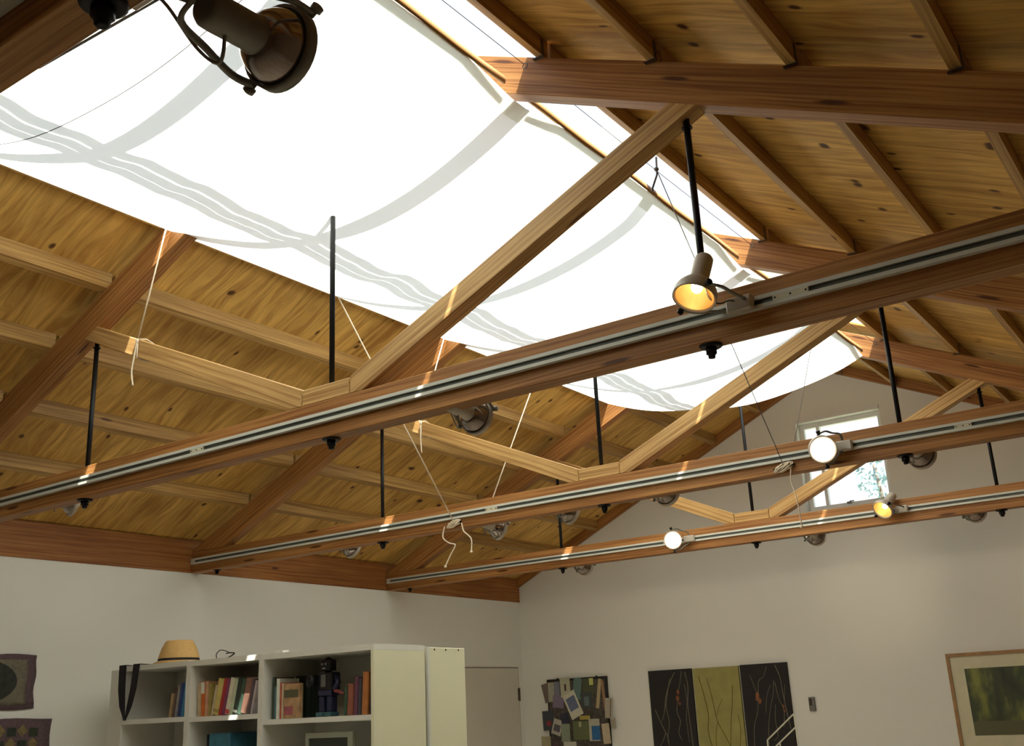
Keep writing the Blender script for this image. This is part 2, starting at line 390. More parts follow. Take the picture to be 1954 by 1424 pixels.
for j in range(NY):
    for i in range(NX): cb._f([vv[j][i], vv[j][i + 1], vv[j + 1][i + 1], vv[j + 1][i]], True)
cs = thing('canvas_shade', 'long white canvas sun shade sagging below the ridge skylight', 'sun shade', (3.75, 5.1, 3.8))
cb.build('canvas', 'cloth', cs)
hm = MB()
for j in range(0, NY, 4):
    y0_, y1_ = ya + (yb - ya) * j / NY, ya + (yb - ya) * min(j + 4, NY) / NY
    z0_, z1_ = zc(XR, y0_), zc(XR, y1_)
    a = [hm.bm.verts.new(p) for p in ((XR - .07, y0_, zc(XR - .07, y0_) - .003), (XR - .07, y1_, zc(XR - .07, y1_) - .003), (XR, y1_, z1_ - .003), (XR, y0_, z0_ - .003))]
    hm._f(a)
hm.build('side_hem', 'cloth', cs)
for (a, b_) in ((YT[0] + B + .03, YT[1] - .05), (YT[1] + B + .04, YT[2] - .04), (YT[2] + B + .04, YT[3] - .08)):
    n = 14; pts = []
    for k in range(n + 1):
        y = a + (b_ - a) * k / n
        pts.append((XR - .004, y, 4.045 + .004 * math.sin(y * 7)))
    MB().tube(pts, .01, 6, flat=(.008, .021)).build('edge_lath', 'lath', cs)
# curtain wires beside the skylight edge, one per bay
for (a, b_, nm) in ((YT[0] + B, YT[1], 'in front of the foreground truss'), (YT[1] + B, YT[2], 'between the foreground and middle trusses'), (YT[2] + B, YT[3], 'between the middle and farthest trusses')):
    th = thing('curtain_wire', 'thin steel wire with eye hooks, right skylight edge, %s' % nm, 'wire', (4.925, a, 4.10), 'wires along the right skylight edge')
    MB().tube([(4.925, a + .01, 4.095), (4.925, (a + b_) / 2, 4.088), (4.925, b_ - .03, 4.095)], .0016, 5).build('wire', 'wire', th)
    for y in (a + .012, b_ - .022):
        e = MB(); c = Vector((4.925, y, 4.092))
        e.tube([c + Vector((.012 * math.cos(t * .7), 0, .012 * math.sin(t * .7))) for t in range(10)], .0022, 5)
        e.build('eye_hook', 'steel', th)
th = tag(MB().tube([(XL + (XR - XL) * k / 24, 3.40, zc(XL + (XR - XL) * k / 24, 3.40) - .016) for k in range(25)], .0016, 5).build('wire_shadow_strand', 'iron'), 'dark strand standing for a wire shadow on the canvas, left of the big dark spotlight', 'cord')  # dark strand modelled in place of a thin wire's shadow on the canvas
# ------------------------------------------------------------------ lighting tracks
def track(y, face, gaps, label):
    """face -1: on the side towards the viewer, +1: on the far side"""
    th = thing('lighting_track', label, 'lighting track', (RID, y, 2.812))
    d = face; ya = y; yb = y + d * .022
    lo, hi = min(ya, yb), max(ya, yb)
    z0, z1 = 2.812, 2.856
    ym = y + d * .010
    rl = MB()
    rl.box(.02, W - .02, min(y, ym), max(y, ym), z0, z1)
    rl.box(.02, W - .02, min(ym, yb), max(ym, yb), z1 - .013, z1)
    rl.box(.02, W - .02, min(ym, yb), max(ym, yb), z0, z0 + .013)
    rl.build('rail', 'trackwhite', th)
    ys = y + d * .0125
    MB().box(.06, W - .02, min(ym, ys), max(ym, ys), z0 + .013, z1 - .013).build('slot', 'trackslot', th)
    MB().box(.021, .062, min(ym, yb), max(ym, yb) + 0, z0 + .0135, z1 - .0135).build('end_cap', 'connector', th)
    for g0, g1 in gaps:
        e = MB().box(g0, g1, min(ys, yb) , max(ys, yb), z0 + .0135, z1 - .0135).build('connector', 'connector', th)
        s_ = MB()
        yy = yb + d * .0012
        for gx in (g0 + .008, (g0 + g1) / 2 , g1 - .008): s_.lathe((gx, yb, (z0 + z1) / 2), (0, d, 0), [(0, .0035), (.0015, .003)], 8)
        s_.build('screw', 'iron', e)
    return th
track(YT[0], -1, [], 'white lighting track on the dark tie beam at the top left corner')
track(YT[1], -1, [(5.826, 5.945), (2.92, 3.01)], 'long white lighting track along the front of the foreground tie beam')
track(YT[2], -1, [(2.94, 3.03), (5.84, 5.92)], 'white lighting track along the front of the middle tie beam')
track(YT[3], -1, [(3.02, 3.10)], 'white lighting track along the front of the farthest tie beam')
for i, nm in enumerate(('nearest', 'foreground', 'middle', 'farthest')): track(YT[i] + B, 1, [], 'white lighting track on the back of the %s tie beam' % nm)
# ------------------------------------------------------------------ track spotlights
def spot(c, d, mount, face, label, lit=False, lens=False, power=0, big=False, piv=None, wide=40):
    c = Vector(c); d = Vector(d).normalized(); mo = Vector(mount)
    th = thing('track_spotlight', label, 'spotlight', c)
    h = MB()
    pts = [(-.178, .020), (-.176, .026), (-.168, .031), (-.150, .032), (-.078, .032), (-.070, .034), (-.055, .052), (-.035, .066), (-.022, .071), (.006, .0725), (.008, .070), (.002, .066)]
    if lit:
        h.lathe(c, d, pts + [(-.02, .064)], 32, capb=False).build('housing', 'can', th)
        MB().lathe(c, d, [(-.066, .012), (-.062, .028), (-.05, .044), (-.032, .056), (-.012, .0625), (.0, .064)], 32, capb=False).build('reflector', 'reflector', th)
        bu = MB().ball(c + d * -.042, .020).build('bulb', 'bulb_on', th)
        if lens: MB().lathe(c, d, [(.0015, .0635), (.005, .058), (.008, .04), (.010, .0)], 28, capa=False, capb=False).build('lens', 'lens_on', th)
    else:
        h.lathe(c, d, pts[:6] + [(-.062, .036)], 28).build('neck', 'can' if not big else 'yoke', th)
        MB().lathe(c, d, [(-.066, .034), (-.058, .046), (-.045, .056), (-.028, .064), (-.012, .068), (.0, .068), (.010, .05), (.016, .02), (.018, .0)], 32, capb=False).build('bulb', 'bulbglass', th)
        MB().lathe(c, d, [(-.016, .0695), (-.018, .0745), (.006, .0755), (.008, .070), (.003, .0685), (-.012, .0685), (-.016, .0695)], 32, capa=False, capb=False).build('rim', 'can' if not big else 'yoke', th)
    # yoke pivots across the rim
    p = d.cross(mo - c)
    if p.length < 1e-3: p = d.cross(Vector((0, 0, 1)))
    p.normalize()
    if abs(p.z) > .8: p = d.cross(Vector((1, 0, 0))).normalized()
    if piv: p = Vector(piv); p -= d * p.dot(d); p.normalize()
    back = (mo - c) if not big else -d * .21; back = (back - p * back.dot(p))
    bd = back.normalized() if back.length > .01 else -d
    q = c + bd * max(.10, back.length * .95)
    q = q if (q - c).length < .2 or big else c + bd * .17
    path = []
    R_ = .083
    path.append(c + p * R_); path.append(c + p * R_ + bd * .05)
    ap = q + p * .03
    path.append(c + p * (R_ * .74) + bd * ((q - c).length * .62)); path.append(c + p * .04 + bd * ((q - c).length * .96))
    path.append(q)
    path.append(c - p * .04 + bd * ((q - c).length * .96)); path.append(c - p * (R_ * .74) + bd * ((q - c).length * .62)); path.append(c - p * R_ + bd * .05); path.append(c - p * R_)
    MB().tube(smooth(path, 5), .006, 8, flat=(.0075, .0045)).build('yoke', 'yoke', th)
    for s in (1, -1):
        MB().lathe(c + p * (R_ - .006) * s, p * s, [(0, .006), (.012, .006), (.012, .011), (.022, .011), (.024, .007)], 12).build('knob', 'iron' if lit else 'yoke', th)
    # stem and adapter on the track
    MB().tube([q, (q + mo) / 2, mo + Vector((0, face * .03, 0))], .007, 8).build('stem', 'yoke', th)
    ad = MB(); ad.box(mo.x - .045, mo.x + .045, mo.y + (0 if face > 0 else -.034), mo.y + (.034 if face > 0 else 0), mo.z - .026, mo.z + .026)
    ad.build('track_adapter', 'can', th, bevel=.006)
    # looped flex
    n0 = c - d * .13; v1 = (mo - n0)
    cp = [n0 + Vector((0, 0, -.03)), n0 + v1 * .15 + Vector((0, face * .02, -.085)), n0 + v1 * .45 + Vector((0, face * .03, -.075)), n0 + v1 * .75 + Vector((0, face * .02, -.02)), mo + Vector((0, face * .02, .0))]
    sm = []
    for i in range(len(cp) - 1):
        a0, a1, a2, a3 = cp[max(i - 1, 0)], cp[i], cp[i + 1], cp[min(i + 2, len(cp) - 1)]
        for k in range(6):
            t = k / 6; sm.append(.5 * ((2 * a1) + (-a0 + a2) * t + (2 * a0 - 5 * a1 + 4 * a2 - a3) * t * t + (-a0 + 3 * a1 - 3 * a2 + a3) * t ** 3))
    sm.append(cp[-1]); MB().tube(sm, .0032, 6).build('flex', 'yoke', th)
    if power:
        l = bpy.data.lights.new('lamp', 'SPOT'); l.energy = power; l.color = (1, .80, .56); l.spot_size = math.radians(wide); l.spot_blend = 1.0; l.shadow_soft_size = .03
        lo = bpy.data.objects.new('lamp', l); COL.objects.link(lo); lo.parent = th; lo.location = d * .03
        lo.rotation_mode = 'QUATERNION'; lo.rotation_quaternion = (-d).to_track_quat('Z', 'Y')
    return th
yn = lambda i: YT[i] - .022
yf = lambda i: YT[i] + B + .022
ZM = 2.834
spot((5.62, 4.42, 2.849), (-.10, -.42, -.90), (5.72, yn(1), ZM), -1, 'lit spotlight with open amber bowl on the foreground track, tall neck upright', lit=True, power=14)
spot((5.215, 6.74, 2.808), (.44, -.80, -.36), (5.29, yn(2), ZM), -1, 'round glowing white spotlight on the middle track in front of the gable window', lit=True, lens=True, power=10)
spot((3.172, 9.05, 2.824), (.46, -.85, -.16), (3.26, yn(3), ZM), -1, 'brightest round spotlight on the farthest track, left of the tall gable window', lit=True, lens=True, power=6)
spot((4.827, 9.06, 2.832), (-.30, -.66, -.62), (4.93, yn(3), ZM), -1, 'lit spotlight tilted down-left on the farthest track below the window corner', lit=True, lens=False, power=6)
spot((5.745, 2.525, 2.705), (-.05, .93, .10), (5.56, yf(0), ZM), 1, 'large dark unlit spotlight at top left against the white canvas shade', big=True, piv=(.88, 0, .48))
OFFP = (1, 0, .22)
offs = [((4.447, 4.80, 2.748), 1, (.02, .93, -.12), 'grey spotlight hanging behind the foreground tie beam, at its centre'),
        ((1.653, 4.80, 2.798), 1, (.25, .80, -.30), 'pale spotlight peeking under the left end of the foreground tie beam'),
        ((5.609, 7.12, 2.769), 2, (.10, .90, -.20), 'round spotlight behind the middle tie beam, right of the window'),
        ((2.877, 7.12, 2.744), 2, (.30, .85, -.25), 'shiny spotlight behind the middle tie beam, just right of the coiled cleat rope'),
        ((1.55, 7.12, 2.772), 2, (.10, .80, -.40), 'small spotlight behind the left end of the middle tie beam'),
        ((3.44, 7.12, 2.770), 2, (.30, .80, -.30), 'small spotlight behind the middle tie beam at the centre tie rod'),
        ((4.122, 7.12, 2.785), 2, (.0, .80, -.30), 'barely visible spotlight behind the middle tie beam over the far truss'),
        ((4.20, 9.43, 2.760), 3, (-.08, .95, -.10), 'small spotlight behind the farthest tie beam right under the window'),
        ((5.366, 9.43, 2.781), 3, (.10, .90, -.12), 'small spotlight behind the farthest tie beam near the picture right edge'),
        ((2.123, 9.43, 2.750), 3, (.05, .90, -.30), 'small spotlight behind the left half of the farthest tie beam')]
for c, i, d, lb in offs:
    pw = 0
    spot(c, d, (c[0] - .11, yf(i), ZM), 1, lb, piv=OFFP, power={'win': 11, 'rig': 7}.get('win' if 'under the window' in lb else 'rig' if 'right edge' in lb else '', 9 if i == 2 else 4), wide=44 if ('under the window' in lb or 'right edge' in lb) else 140)  # wide wash beams added to most back lamps to brighten the gable wall
# ------------------------------------------------------------------ ropes
RR = .0042
def knotrope(y, xk, zk, label, tail, top_):
    th = thing('shade_rope', label, 'rope', (xk, y, zk))
    yy = y - .008
    MB().tube([top_, (xk, yy, zk)], RR, 7).build('line', 'rope', th)
    k = MB()
    # turns round the brace
    zt = zk - .02
    k.tube([(xk, yy, zk), (xk - .002, y - .006, zk - .1), (xk - .002, y + B / 2, zk - .106), (xk - .002, y + B + .005, zk - .1), (xk, y + B + .005, zk - .0), (xk, y + B / 2, zk + .012), (xk, yy, zk)], RR, 7)
    k.ball((xk, yy - .004, zk - .012), .010, (1, .8, 1.4))
    k.build('knot', 'rope', th)
    MB().tube(smooth(tail), RR, 7).build('tail', 'rope', th)
knotrope(YT[1], 2.435, 3.520, 'bright sunlit rope tied round the left brace of the foreground truss, short tail hanging', [(2.435, YT[1] - .014, 3.50), (2.43, YT[1] - .02, 3.42), (2.425, YT[1] - .025, 3.34), (2.45, YT[1] - .03, 3.26)], (2.655, YT[1] - .03, 4.10))
knotrope(YT[2], 2.405, 3.530, 'sunlit rope tied round the left brace of the middle truss, near the grey spotlight', [(2.405, YT[2] - .014, 3.50), (2.41, YT[2] - .02, 3.40), (2.425, YT[2] - .03, 3.30)], (2.655, YT[2] - .03, 4.10))
def cleat(x, y, z, th):
    k = MB(); R2 = random.Random(3)
    for j in range(9):
        a = .028 + .034 * R2.random(); hz = .004 + .018 * R2.random(); oy = -.012 - .003 * j * .6; sl = .024 * (R2.random() - .4)
        k.tube([(x + a * math.cos(t), y + oy + .004 * math.sin(2 * t), z + hz * math.sin(t) + (a * math.cos(t)) * .22 + sl * math.cos(t)) for t in [2 * math.pi * q / 16 for q in range(17)]], .0034, 6)
    k.build('coil', 'rope', th)
    MB().box(x - .02, x + .02, y - .012, y + .001, z - .01, z + .01).tube([(x - .06, y - .016, z - .006), (x, y - .012, z), (x + .06, y - .016, z + .008)], .006, 8).build('cleat', 'iron', th)
yc2 = YT[2] - .001
th = thing('shade_rope', 'pale pull rope coiled on the middle tie beam with two knotted tails dangling', 'rope', (2.677, yc2, 2.5))
MB().tube([(2.650, 5.80, 4.10), (2.690, yc2 - .045, 2.80)], RR, 7).build('line', 'rope', th)
cleat(2.675, yc2, 2.780, th)
for tl in ([(2.60, yc2 - .02, 2.77), (2.592, yc2 - .03, 2.70), (2.65, yc2 - .04, 2.655), (2.70, yc2 - .04, 2.635), (2.66, yc2 - .045, 2.57), (2.622, yc2 - .05, 2.505)], [(2.742, yc2 - .02, 2.775), (2.765, yc2 - .03, 2.72), (2.81, yc2 - .04, 2.685), (2.838, yc2 - .045, 2.65), (2.838, yc2 - .05, 2.575)]):
    MB().tube(smooth(tl), RR, 7).ball(Vector(tl[-1]), .010, (1, 1, .9)).build('tail', 'rope', th)
th = thing('shade_rope', 'pale rope slanting down from the skylight to the back of the middle tie beam', 'rope', (2.87, YT[2] + .05, 2.9))
MB().tube([(2.655, 8.02, 4.10), (2.885, YT[2] + B + .012, 2.87)], RR, 7).build('line', 'rope', th)
MB().ball((2.885, YT[2] + B + .012, 2.865), .010).build('knot', 'rope', th)
th = thing('shade_rope', 'thin cord from the right skylight pulley to a coil left of the glowing middle spotlight', 'rope', (4.95, yc2, 2.78))
MB().tube([(4.93, 5.69, 4.09), (4.955, yc2 - .045, 2.79)], .0026, 6).build('line', 'wire', th)
cleat(4.945, yc2, 2.780, th)
MB().tube(smooth([(4.985, yc2 - .02, 2.77), (4.98, yc2 - .03, 2.70), (4.995, yc2 - .04, 2.64), (5.008, yc2 - .045, 2.56), (5.014, yc2 - .05, 2.45)]), .003, 6).ball((5.014, yc2 - .05, 2.445), .010).build('tail', 'rope', th)
pu = MB(); pu.tube([(4.935, 5.69, 4.155), (4.93, 5.69, 4.06), (4.90, 5.685, 3.99)], .005, 7).ball((4.93, 5.69, 4.09), .012).ball((4.90, 5.685, 3.985), .008).build('pulley', 'steel', th)
th = thing('shade_rope', 'thin cord dropping behind the middle tie beam just left of the gable window', 'rope', (4.97, YT[2] + .1, 2.9))
MB().tube([(4.89, 8.05, 4.07), (4.973, YT[2] + B + .012, 2.90)], .0024, 6).build('line', 'wire', th)
tag(MB().tube([(5.10, 2.45, 2.905), (5.487, 2.45, 2.886), (5.80, 2.45, 2.870)], .003, 7).build('guy_rope', 'wire'), 'dark cord close under the nearest tie beam at the top left', 'cord')
# small blocks where the ropes leave the left skylight edge
for x, y, nm in ((2.66, 5.80, 'left skylight edge over the foreground truss spacer block'), (2.66, 8.02, 'left skylight edge near the middle centre tie rod')):
    tag(MB().tube([(x, y, 4.155), (x, y, 4.10)], .006, 8).ball((x, y, 4.095), .014, (.6, 1, 1)).build('pulley', 'steel'), 'small pulley on the ' + nm, 'pulley')
# ------------------------------------------------------------------ gable window
wn = MB(); fy0, fy1 = G + .075, G + .125
fr = .045
wn.box(wx0, wx1, fy0, fy1, wz1 - fr, wz1).box(wx0, wx1, fy0, fy1, wz0, wz0 + fr).box(wx0, wx0 + fr, fy0, fy1, wz0 + fr, wz1 - fr).box(wx1 - fr, wx1, fy0, fy1, wz0 + fr, wz1 - fr)
wo = struct(wn.build('window_1', 'winframe'))
MB().box(3.625, 3.655, fy0 - .01, fy1 - .005, wz0 + fr, wz1 - fr).build('mullion', 'winframe', wo)
MB().box(wx0 + fr, wx1 - fr, G + .098, G + .102, wz0 + fr, wz1 - fr).build('glass_pane', 'glass', wo)
tr = MB(); tr.box(wx0 - .04, wx1 + .0, G - .018, G - .001, wz1 + .001, wz1 + .045).box(wx0 - .04, wx0 - .001, G - .018, G - .001, wz0 - .03, wz1)
tr.build('casing', 'winframe', wo)
MB().box(3.83, 3.87, fy0 - .02, fy0, wz0 + .03, wz0 + .05).box(3.86, 3.90, fy0 - .03, fy0 - .01, wz0 + .045, wz0 + .055).build('latch', 'steel', wo)
# ------------------------------------------------------------------ tree outside
tb = thing('tree', 'pale leafy tree seen through the gable window', 'tree', (2.6, 19, 0))
MB().tube(smooth([(2.35, 19, 0), (2.30, 19, 2.5), (2.15, 19, 4.2), (2.05, 19, 5.2)]), [.06] * 17 + [.03] * 8, 8).build('trunk', 'bark', tb)
lf = MB(); R3 = random.Random(5)
for k in range(230):
    a = R3.uniform(0, 6.28); h = R3.uniform(-1, 1); rr = R3.random() ** .6
    c = Vector((2.05 + .33 * rr * math.cos(a), 19 + .4 * rr * math.sin(a), 5.02 + .46 * h * (1 - .4 * rr)))
    n = Vector((R3.uniform(-1, 1), R3.uniform(-1, 1), R3.uniform(-1, 1))).normalized(); t = n.orthogonal().normalized(); b = n.cross(t); s_ = R3.uniform(.03, .06)
    q = [lf.bm.verts.new(c + t * s_ * x + b * s_ * .5 * y) for x, y in ((-1, 0), (0, -1), (1, 0), (0, 1))]; lf._f(q)
lf.build('foliage', 'leafm', tb)
struct(MB().box(-40, 50, -40, 60, -.6, -.5).build('ground', paint((.25, .27, .18), .9)))
# ------------------------------------------------------------------ door on the left wall
dj = MB().box(.0005, .004, 10.36, 11.36, 0, 2.045).build('door_1', paint((.30, .28, .23)))
struct(dj)
MB().box(.004, .010, 10.375, 11.345, .01, 2.03).build('door_leaf', 'door', dj)
MB().box(.010, .020, 11.325, 11.352, 1.69, 1.82).tube([(.02, 11.347, 1.685), (.02, 11.347, 1.825)], .006, 8).build('hinge', paint((.10, .08, .06), .4, metal=.6), dj)
# ------------------------------------------------------------------ bookcases
FY, BY = 6.05, 6.50
def bookcase(x0, x1, top_, shelves, label, nm='white'):
    th = thing('bookcase', label, 'bookcase', ((x0 + x1) / 2, (FY + BY) / 2, 0))
    t = .022
    MB().box(x0, x0 + t, FY, BY, 0, top_ - .034).build('side_panel', nm, th)
    MB().box(x1 - t, x1, FY, BY, 0, top_ - .034).build('side_panel', 'cream' if x1 > 2.6 else nm, th)
    MB().box(x0, x1, FY, BY, top_ - .0335, top_).build('top_panel', nm, th)
    for z in shelves: MB().box(x0 + t, x1 - t, FY + .003, BY - .012, z - .03, z).build('shelf', nm, th)
    MB().box(x0 + t, x1 - t, BY - .011, BY - .002, 0, top_ - .034).build('back_panel', nm, th)
    return th
bcl = bookcase(.395, 1.099, 2.005, [1.655, 1.25, .85, .45, .08], 'left white bookcase with a belt hanging over its front and a straw hat on top')
MB().box(.20, .394, 6.10, 6.118, 0, 1.99).build('filler_panel', 'white', bcl)
bookcase(1.100, 1.790, 2.000, [1.650, 1.25, .85, .45, .08], 'middle white bookcase holding leaning colourful books')
bookcase(1.791, 2.720, 1.997, [1.612, 1.20, .80, .42, .08], 'right white bookcase with the dark toy robot and a cream side panel')
cb2 = thing('tall_cabinet', 'cream cabinet standing behind the bookcases, three screws at its top edge', 'cabinet', (2.52, 6.72, 0))
MB().box(2.30, 2.719, 6.545, 6.895, 0, 1.985).build('carcass', 'cream', cb2, bevel=.003)
MB().box(2.700, 2.722, 6.53, 6.544, 0, 1.985).build('edge_strip', 'white', cb2)
sc_ = MB()
for y in (6.595, 6.705, 6.83): sc_.lathe((2.719, y, 1.972), (1, 0, 0), [(0, .006), (.002, .005)], 10)
sc_.build('screw', 'iron', cb2)
# books: (x base-left, width, height, lean deg, colour, label)
def book(x, z, w, h, lean, col, label, group, dep=.16, y=6.10, pages=True, face=None):
    th = thing('book', label, 'book', (x + w / 2, y + dep / 2, z), group)
    a = math.radians(lean); ca, sa = math.cos(a), math.sin(a)
    zl = z + (w * sa if sa < 0 else 0) * 0
    def P(u, v): # u across the spine, v up
        return (x + u * ca + v * sa, z + .0008 + (w * sa if sa > 0 else 0) - u * sa + v * ca)
    t = min(.004, w * .2)
    c = MB()
    c.prism([P(0, 0), P(t, 0), P(t, h), P(0, h)], y, y + dep)
    c.prism([P(w - t, 0), P(w, 0), P(w, h), P(w - t, h)], y, y + dep)
    c.prism([P(t, 0), P(w - t, 0), P(w - t, h), P(t, h)], y - .002, y + .003)
    c.build('cover', paint(col, .55, .12, 30), th)
    MB().prism([P(t, .003), P(w - t, .003), P(w - t, h - .004), P(t, h - .004)], y + .0035, y + dep - .004).build('pages', paint((.74, .68, .52)), th)
    if face is not None:
        MB().prism([P(t * .2, h * face[0]), P(w - t * .2, h * face[0]), P(w - t * .2, h * face[1]), P(t * .2, h * face[1])], y - .0035, y - .0021).build('spine_title', paint(face[2]), th)
gB = 'books leaning in the middle bookcase'
zB = 1.650
booksB = [(1.145, .024, .205, -3, (.58, .44, .26), 'thin cream book at the left end of the middle bookcase row', None),
          (1.172, .026, .215, -2, (.62, .15, .03), 'orange book with a white top band in the middle bookcase', (.65, .98, (.75, .72, .62))),
          (1.200, .022, .215, -1, (.60, .34, .20), 'peach coloured book right of the orange one', None),
          (1.226, .018, .200, 0, (.36, .28, .08), 'olive yellow book standing between peach and leaning books', None),
          (1.250, .010, .19, 12, (.62, .50, .40), 'thin cream pamphlet leaning steeply beside the yellow book', None),
          (1.262, .038, .225, 13, (.62, .50, .16), 'thick pale yellow book leaning right', (.08, .16, (.4, .3, .1))),
          (1.30, .022, .225, 13, (.42, .03, .03), 'red book leaning against the yellow one', None),
          (1.32, .020, .225, 13, (.22, .05, .12), 'plum purple leaning book', None),
          (1.34, .030, .225, 13, (.66, .62, .46), 'cream white leaning book with a red foot', (.02, .14, (.5, .08, .08))),
          (1.36, .020, .215, 13, (.46, .50, .34), 'pale green leaning book', None),
          (1.38, .028, .220, 13, (.03, .04, .03), 'black book leaning beside the pale green one', (.05, .12, (.4, .4, .35))),
          (1.4, .024, .215, 13, (.05, .09, .06), 'dark green leaning book', None),
          (1.42, .040, .215, 13, (.26, .13, .09), 'wide brown leaning book', None),
          (1.44, .020, .210, 13, (.10, .07, .08), 'dark maroon leaning book', None),
          (1.46, .014, .20, 13, (.50, .44, .44), 'thin grey book at the right end of the middle bookcase row', None)]
def lay(items, z, k=1, sh=0):
    out = []; prev = None; end = 0
    for it in items:
        x, w, h, l, c, lb, fc = it; w *= k; x += sh; a = math.radians(l); ca, sa = math.cos(a), math.sin(a); lift = w * sa if sa > 0 else 0
        if prev:
            for (px, pz) in prev: x = max(x, px - (pz - lift) * math.tan(a) + .0012) if True else x
        R_ = [(x + w * ca, lift - w * sa), (x + w * ca + h * sa, lift - w * sa + h * ca)]
        L_ = (x, lift)
        prev = R_; out.append((x, w, h, l, c, lb, fc)); end = max(end, R_[0][0], R_[1][0])
    return out
booksB = lay(booksB, zB, 1.38)
for x, w, h, l, c, lb, fc in booksB: book(x, zB, w, h, l, c, lb, gB, face=fc)
gA = 'books at the right of the left bookcase'
for x, w, h, l, c, lb, _f in lay([(*q, None) for q in [(.770, .030, .15, 8, (.42, .28, .14), 'small tan book leaning in the left bookcase'), (.798, .026, .18, 8, (.14, .09, .08), 'dark brown book leaning in the left bookcase'),
                          (.83, .024, .20, 8, (.30, .30, .30), 'grey book beside the blue ones in the left bookcase'), (.86, .032, .21, 8, (.03, .06, .22), 'navy book in the left bookcase'), (.89, .034, .225, 8, (.06, .26, .50), 'bright blue book in the left bookcase'),
                          (.92, .024, .23, 8, (.24, .14, .24), 'mauve book at the right end of the left bookcase row')]], 1.655, 1, .082):
    book(x, 1.655, w, h, l, c, lb, gA)
book(1.0, 1.25, .03, .27, 5, (.5, .08, .08), 'red book on the lower shelf of the left bookcase', 'books on lower shelves')
gC = 'books in the right bookcase'; zC = 1.612
for x, w, h, l, c, lb, y in [(1.838, .020, .245, 0, (.05, .07, .05), 'dark green book at the left inside the right bookcase', 6.10), (1.860, .014, .19, 0, (.12, .22, .26), 'thin teal book in the right bookcase', 6.10),
                             (1.876, .028, .235, 0, (.74, .76, .66), 'white spined book in the right bookcase, left side', 6.10), (1.906, .014, .21, 0, (.50, .10, .06), 'thin red book beside the white spined one', 6.10),
                             (1.922, .020, .205, 0, (.62, .55, .36), 'cream book beside the thin red one', 6.10),
                             (1.845, .125, .25, 0, (.04, .06, .05), 'wide dark green volume behind the small books in the right bookcase', 6.29),
                             (2.440, .020, .16, 3, (.05, .10, .06), 'thin green book right of the robot', 6.10), (2.466, .042, .175, 3, (.30, .10, .06), 'rust red book right of the robot', 6.10),
                             (2.518, .028, .21, 3, (.16, .06, .10), 'maroon book in the right bookcase corner', 6.10), (2.551, .022, .20, 3, (.06, .06, .07), 'black book between maroon and orange ones', 6.10),
                             (2.580, .046, .235, 3, (.46, .17, .05), 'tall orange book in the right bookcase corner', 6.10), (2.640, .030, .235, 3, (.03, .03, .05), 'tall black book at the far right of the right bookcase', 6.10)]:
    book(x, zC, w, h, l, c, lb, gC, y=y)
bk = thing('book', 'tan and red book turned cover outwards in the right bookcase', 'book', (2.02, 6.13, zC), gC)
MB().box(1.946, 2.085, 6.09, 6.115, zC + .001, zC + .20).build('cover', paint((.46, .28, .14), .5, .3, 22), bk)
MB().box(1.955, 2.075, 6.0885, 6.0895, zC + .12, zC + .165).build('title_panel', paint((.10, .10, .05)), bk)
MB().box(1.955, 2.03, 6.0885, 6.0895, zC + .02, zC + .07).build('cover_picture', paint((.36, .10, .12), .5, .3, 40), bk)
# toy robot
rbx, rby, rbz = 2.215, 6.20, zC + .001
rt = thing('toy_robot', 'dark blue toy robot figure standing in the right bookcase', 'toy robot', (rbx, rby, rbz), None)
DB = paint((.028, .030, .075), .35, .3, 40); DK = paint((.020, .018, .022), .4, .2, 40); PL = paint((.20, .20, .19), .35, metal=.4)
MB().box(rbx - .042, rbx + .042, rby - .03, rby + .03, rbz + .262, rbz + .325).lathe((rbx, rby, rbz + .325), (0, 0, 1), [(0, .03), (.01, .02), (.018, .012)], 14).build('head', DK, rt, bevel=.006)
MB().box(rbx - .026, rbx - .014, rby - .034, rby - .030, rbz + .295, rbz + .308).box(rbx + .002, rbx + .014, rby - .034, rby - .030, rbz + .295, rbz + .308).box(rbx - .018, rbx + .006, rby - .034, rby - .03, rbz + .272, rbz + .282).build('face_lamps', paint((.5, .48, .5)), rt)
MB().box(rbx - .062, rbx + .066, rby - .038, rby + .04, rbz + .15, rbz + .252).box(rbx - .02, rbx + .02, rby - .02, rby + .02, rbz + .25, rbz + .264).build('torso', DK, rt, bevel=.008)
MB().box(rbx - .055, rbx + .058, rby - .034, rby + .034, rbz + .118, rbz + .152).build('hips', DB, rt, bevel=.004)
MB().lathe((rbx - .075, rby - .05, rbz + .205), (-.3, -1, 0), [(0, .036), (.03, .038), (.032, .030), (.022, .026)], 20).build('round_shield', DK, rt)
MB().box(rbx - .02, rbx + .02, rby - .044, rby - .039, rbz + .17, rbz + .24).build('chest_panel', PL, rt)
for s, sx in ((-1, 'l'), (1, 'r')):
    MB().box(rbx + s * .032 - .022, rbx + s * .032 + .022, rby - .026, rby + .026, rbz + .026, rbz + .118).build('leg', DB, rt, bevel=.005)
    MB().box(rbx + s * .034 - .028, rbx + s * .034 + .028, rby - .045, rby + .03, rbz, rbz + .026).build('foot', paint((.05, .12, .14), .4), rt, bevel=.004)
MB().tube([(rbx + .070, rby, rbz + .235), (rbx + .092, rby - .01, rbz + .19), (rbx + .082, rby - .03, rbz + .15)], .017, 8).build('arm', DB, rt)
MB().tube([(rbx + .085, rby - .03, rbz + .145), (rbx + .16, rby - .03, rbz + .125)], [.012, .006], 8).build('ray_gun', paint((.30, .06, .06), .4), rt)
